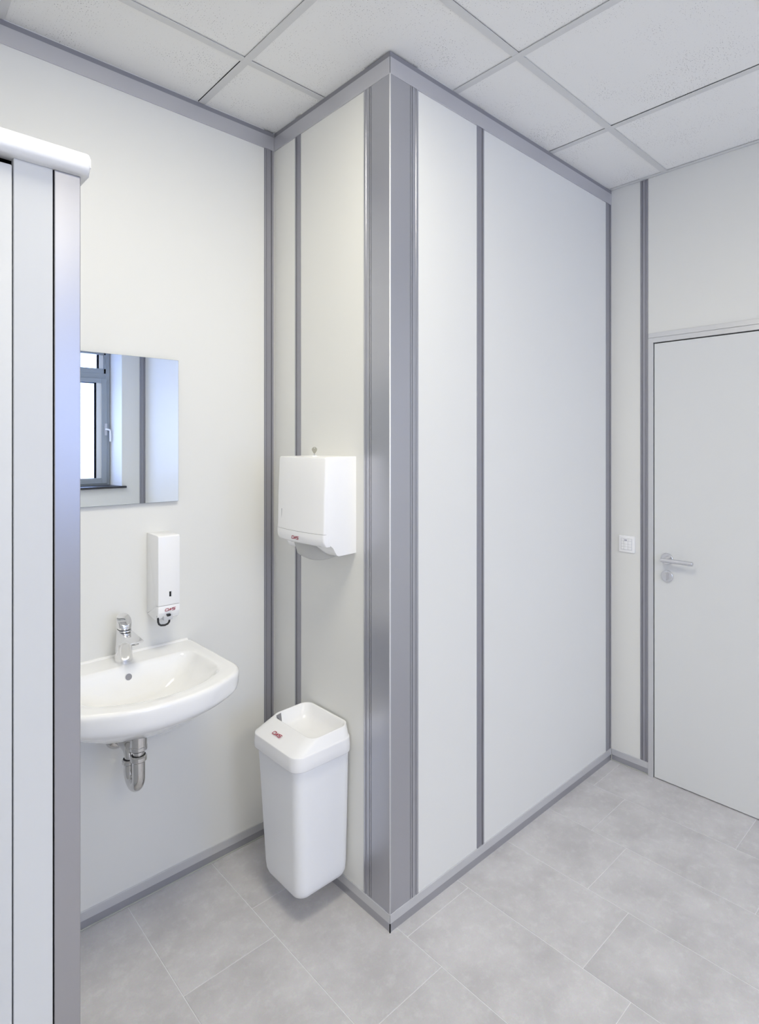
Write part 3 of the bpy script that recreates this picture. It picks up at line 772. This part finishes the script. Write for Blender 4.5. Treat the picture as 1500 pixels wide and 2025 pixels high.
shell([(D0 - 0.0015, 1.2622, 1, 0), (D0 + 0.0095, 1.2624, 1, 0), (D0 + 0.0100, 1.250, 1, 0), (D0 + 0.0085, 1.238, 1, 0), (D0 + 0.0040, 1.227, 1, 0), (D0 - 0.002, 1.2215, .9, 0), (0.114, 1.2215, .4, 0), (0.109, 1.2245, 0, 0), (D0 - 0.0035, 1.236, 1, 0)], 'plastic', 'lower_cover')
tlow = [c for c in tow.children if c.name.startswith('lower_cover')][0]
xf = REC - (D0 + 0.007)
bm = bmesh.new(); box(bm, xf - 0.0075, xf + 0.01, 0.4135, 0.4165, 1.293, 1.332, bev=0.0006); put(obj('level_slot', bm, 'shadow_strip'), tow)
bm = bmesh.new()
lx = REC - (D0 + 0.0096 + 0.014)
logo(bm, (lx - 0.0002, 0.3375, 1.236), (0, -1, 0.0), (0, 0, 1), 0.040); tag(sub(obj('logo', bm, 'red'), tlow), 'red CWS lettering')
bm = bmesh.new(); cyl(bm, (-0.085, 0.290, 1.512), (-0.085, 0.290, 1.5195), 0.011, 24, 0.009, 0.001); lock = put(obj('lock_barrel', bm, 'plastic', smooth=True, angle=40), tow)
bm = bmesh.new()
prism(bm, arc((0, 0), 0.02, PI, 2 * PI, 14), lambda u, v, t: (REC - 0.11 + t, 0.392 + u, 1.2265 + v * 0.6), -0.012, 0.03); put(obj('thumb_tab', bm, 'plastic', smooth=True, angle=40), tow)

# key standing in the lock
key = empty('small_key', (-0.085, 0.290, 1.5195)); tag(key, 'small key standing in the towel dispenser lock', 'key')
bm = bmesh.new(); box(bm, -0.0859, -0.0841, 0.2876, 0.2924, 1.5175, 1.5265); put(obj('key_stem', bm, 'steel'), key)
bm = bmesh.new()
pts = [(0.0024, 0.0)] + arc((0, 0.0135), 0.0090, -0.75, PI + 0.75, 20) + [(-0.0024, 0.0)]
KD = 0.7071
prism(bm, pts, lambda u, v, t: (-0.085 + KD * (u + t), 0.290 + KD * (t - u), 1.526 + v), -0.0011, 0.0011); put(obj('key_bow', bm, 'key_brass', smooth=True, angle=40), key)
bm = bmesh.new(); kc = Vector((-0.085, 0.290, 1.5445)); kn = Vector((KD, KD, 0)); cyl(bm, kc - kn * 0.0013, kc + kn * 0.0013, 0.0018, 12); put(obj('key_eye', bm, 'panel'), key)

# paper towel hanging out
bm = bmesh.new()
NU, NV = 30, 10
def under(d):                                  # underside of the dispenser at depth d
    P = [(0.0, 1.189), (0.074, 1.1865), (0.082, 1.190), (0.090, 1.203), (0.098, 1.216), (0.108, 1.2215), (0.2, 1.2215)]
    for (a0, z0), (a1, z1_) in zip(P, P[1:]):
        if a0 <= d <= a1: return z0 + (z1_ - z0) * (d - a0) / (a1 - a0)
grid = []
for i in range(NU + 1):
    t = i / NU; y = 0.372 - 0.186 * t
    d = 0.118 - 0.060 * t ** 1.6
    low = 1.176 - 0.018 * math.sin(PI * min(1, t * 1.15)) + 0.004 * t
    low = min(low, under(d) - 0.006)
    row = []
    for j in range(NV + 1):
        q_ = j / NV
        zt = under(d) - 0.0012
        row.append((REC - (d - 0.012 * q_ + 0.006 * math.sin(PI * q_) * math.sin(2 * PI * t)), y - 0.004 * q_, zt + (low - zt) * q_))
    grid.append(row)
vv = [[bm.verts.new(p) for p in row] for row in grid]
for i in range(NU):
    for j in range(NV):
        bm.faces.new((vv[i][j], vv[i + 1][j], vv[i + 1][j + 1], vv[i][j + 1]))
bmesh.ops.solidify(bm, geom=bm.faces[:], thickness=0.0004)
pt = obj('paper_towel', bm, 'paper', smooth=True); tag(pt, 'folded white paper towel hanging from the dispenser slot', 'paper towel')

# ------------------------------------------------------------------ waste bin on the wall
wb = empty('waste_bin', (REC, 0.31, 0.10)); tag(wb, 'white wall-mounted waste bin with open sloped lid', 'bin')
XBK = REC - 0.006                                   # back of the bin
def brr(d0, d1, y0, y1, r, z, n=7, zf=None):
    """rounded rectangle ring in plan; d = distance from the wall; zf = height at the front edge"""
    res = []
    for d, y in rrect(d0, d1, y0, y1, r, n):
        zz = z if zf is None else z + (zf - z) * (d - d0) / (d1 - d0)
        res.append((REC - d, y, zz))
    return res
bm = bmesh.new()
B = [brr(0.05, 0.165, 0.245, 0.375, 0.03, 0.0865), brr(0.024, 0.196, 0.217, 0.402, 0.032, 0.0875), brr(0.013, 0.2075, 0.206, 0.414, 0.034, 0.094), brr(0.008, 0.2125, 0.2005, 0.4200, 0.034, 0.108), brr(0.006, 0.2150, 0.1985, 0.4225, 0.034, 0.135),
     brr(0.006, 0.227, 0.189, 0.437, 0.034, 0.42), brr(0.006, 0.232, 0.186, 0.4445, 0.034, 0.540), brr(0.010, 0.226, 0.191, 0.4385, 0.030, 0.540), brr(0.012, 0.205, 0.204, 0.415, 0.030, 0.2)]
loft(bm, B, True, True)
put(obj('bin_body', bm, 'plastic_matt', smooth=True, angle=45), wb)
bm = bmesh.new()
def lidring(i_, z, zf): return brr(0.003 + i_, 0.2430 - i_, 0.1745 + i_, 0.4580 - i_, max(0.012, 0.042 - i_ * 0.5), z, zf=zf)
def openring(i_, z, zf): return brr(0.007 + i_, 0.168 - i_, 0.1950 + i_, 0.4460 - i_, 0.036 - i_ * 0.5, z, zf=zf)
Lr = [brr(0.006, 0.2355, 0.1820, 0.4500, 0.038, 0.5210), lidring(0.003, 0.5190, None), lidring(0.0010, 0.5200, None), lidring(0.0, 0.5230, None), lidring(0.0005, 0.545, None),
      lidring(0.0018, 0.560, 0.560), lidring(0.0020, 0.5650, 0.5640), lidring(0.0024, 0.5668, 0.5655), lidring(0.0034, 0.5685, 0.5664), lidring(0.0050, 0.5705, 0.5672)]
o0, o1 = lidring(0.0050, 0.5705, 0.5672), openring(0.0, 0.6035, 0.5985)
Lr += [[tuple(Vector(p).lerp(Vector(q_), f)) for p, q_ in zip(o0, o1)] for f in (0.06, 0.5, 0.9)]
Lr += [o1, openring(0.0018, 0.6042, 0.5992), openring(0.0042, 0.6036, 0.5986), openring(0.0062, 0.6015, 0.5965), openring(0.0085, 0.596, 0.591),
      brr(0.022, 0.150, 0.2110, 0.4300, 0.034, 0.572, zf=0.566), brr(0.034, 0.134, 0.2260, 0.4140, 0.034, 0.553, zf=0.548), brr(0.06, 0.105, 0.27, 0.37, 0.02, 0.542, zf=0.540)]
loft(bm, Lr, True, True)
lid = put(obj('bin_lid', bm, 'plastic', smooth=True, angle=50), wb)
bm = bmesh.new()
p = [(-0.128, 0.4330, 0.6000), (-0.1490, 0.4300, 0.5985), (-0.1555, 0.3830, 0.5925)]
a = [bm.verts.new(q_) for q_ in p]; c = [bm.verts.new((q_[0], q_[1], q_[2] - 0.02)) for q_ in p]
bm.faces.new(a); bm.faces.new(c[::-1])
for i in range(3): bm.faces.new((a[i], a[(i + 1) % 3], c[(i + 1) % 3], c[i]))
sub(obj('flap_slit', bm, 'shadow_strip'), lid)
up = Vector((0.067, 0, 0.0285)).normalized()
bm = bmesh.new(); logo(bm, (-0.2100, 0.358, 0.5822), (0, -1, 0), up, 0.046, 0.0005); tag(sub(obj('logo', bm, 'red'), lid), 'red CWS lettering')
put(obj('wall_bracket', bbox(REC - 0.0065, REC - 0.0005, 0.23, 0.39, 0.36, 0.50), 'grey_plastic'), wb)

# ------------------------------------------------------------------ switch by the door
sw = empty('light_switch', (XD + REC, -0.080, 1.077)); tag(sw, 'square white push-button switch plate beside the door', 'switch')
def swb(name, mat, y0, y1, z0, z1, o0, o1, bev=0.0006):
    return put(obj(name, bbox(XD + REC - o1, XD + REC - o0, y0, y1, z0, z1, bev=bev), mat, smooth=True, angle=40), sw)
swb('switch_frame', 'plastic', -0.119, -0.041, 1.037, 1.117, 0, 0.009, 0.002)
swb('switch_insert', 'grey_plastic', -0.1065, -0.0525, 1.0485, 1.1045, 0.008, 0.0096, 0.0003)
for i in range(4):
    z0 = 1.0505 + i * 0.0133
    swb('push_button', 'plastic', -0.0865, -0.0665, z0, z0 + 0.0125, 0.009, 0.0118, 0.0008)
    for ya, yb_ in ((-0.1045, -0.0875), (-0.0655, -0.0545)):
        swb('button_cover', 'plastic', ya, yb_, z0, z0 + 0.0125, 0.009, 0.0112, 0.0006)
swb('print_mark', 'print_grey', -0.083, -0.070, 1.0935, 1.0985, 0.0115, 0.0120, 0)
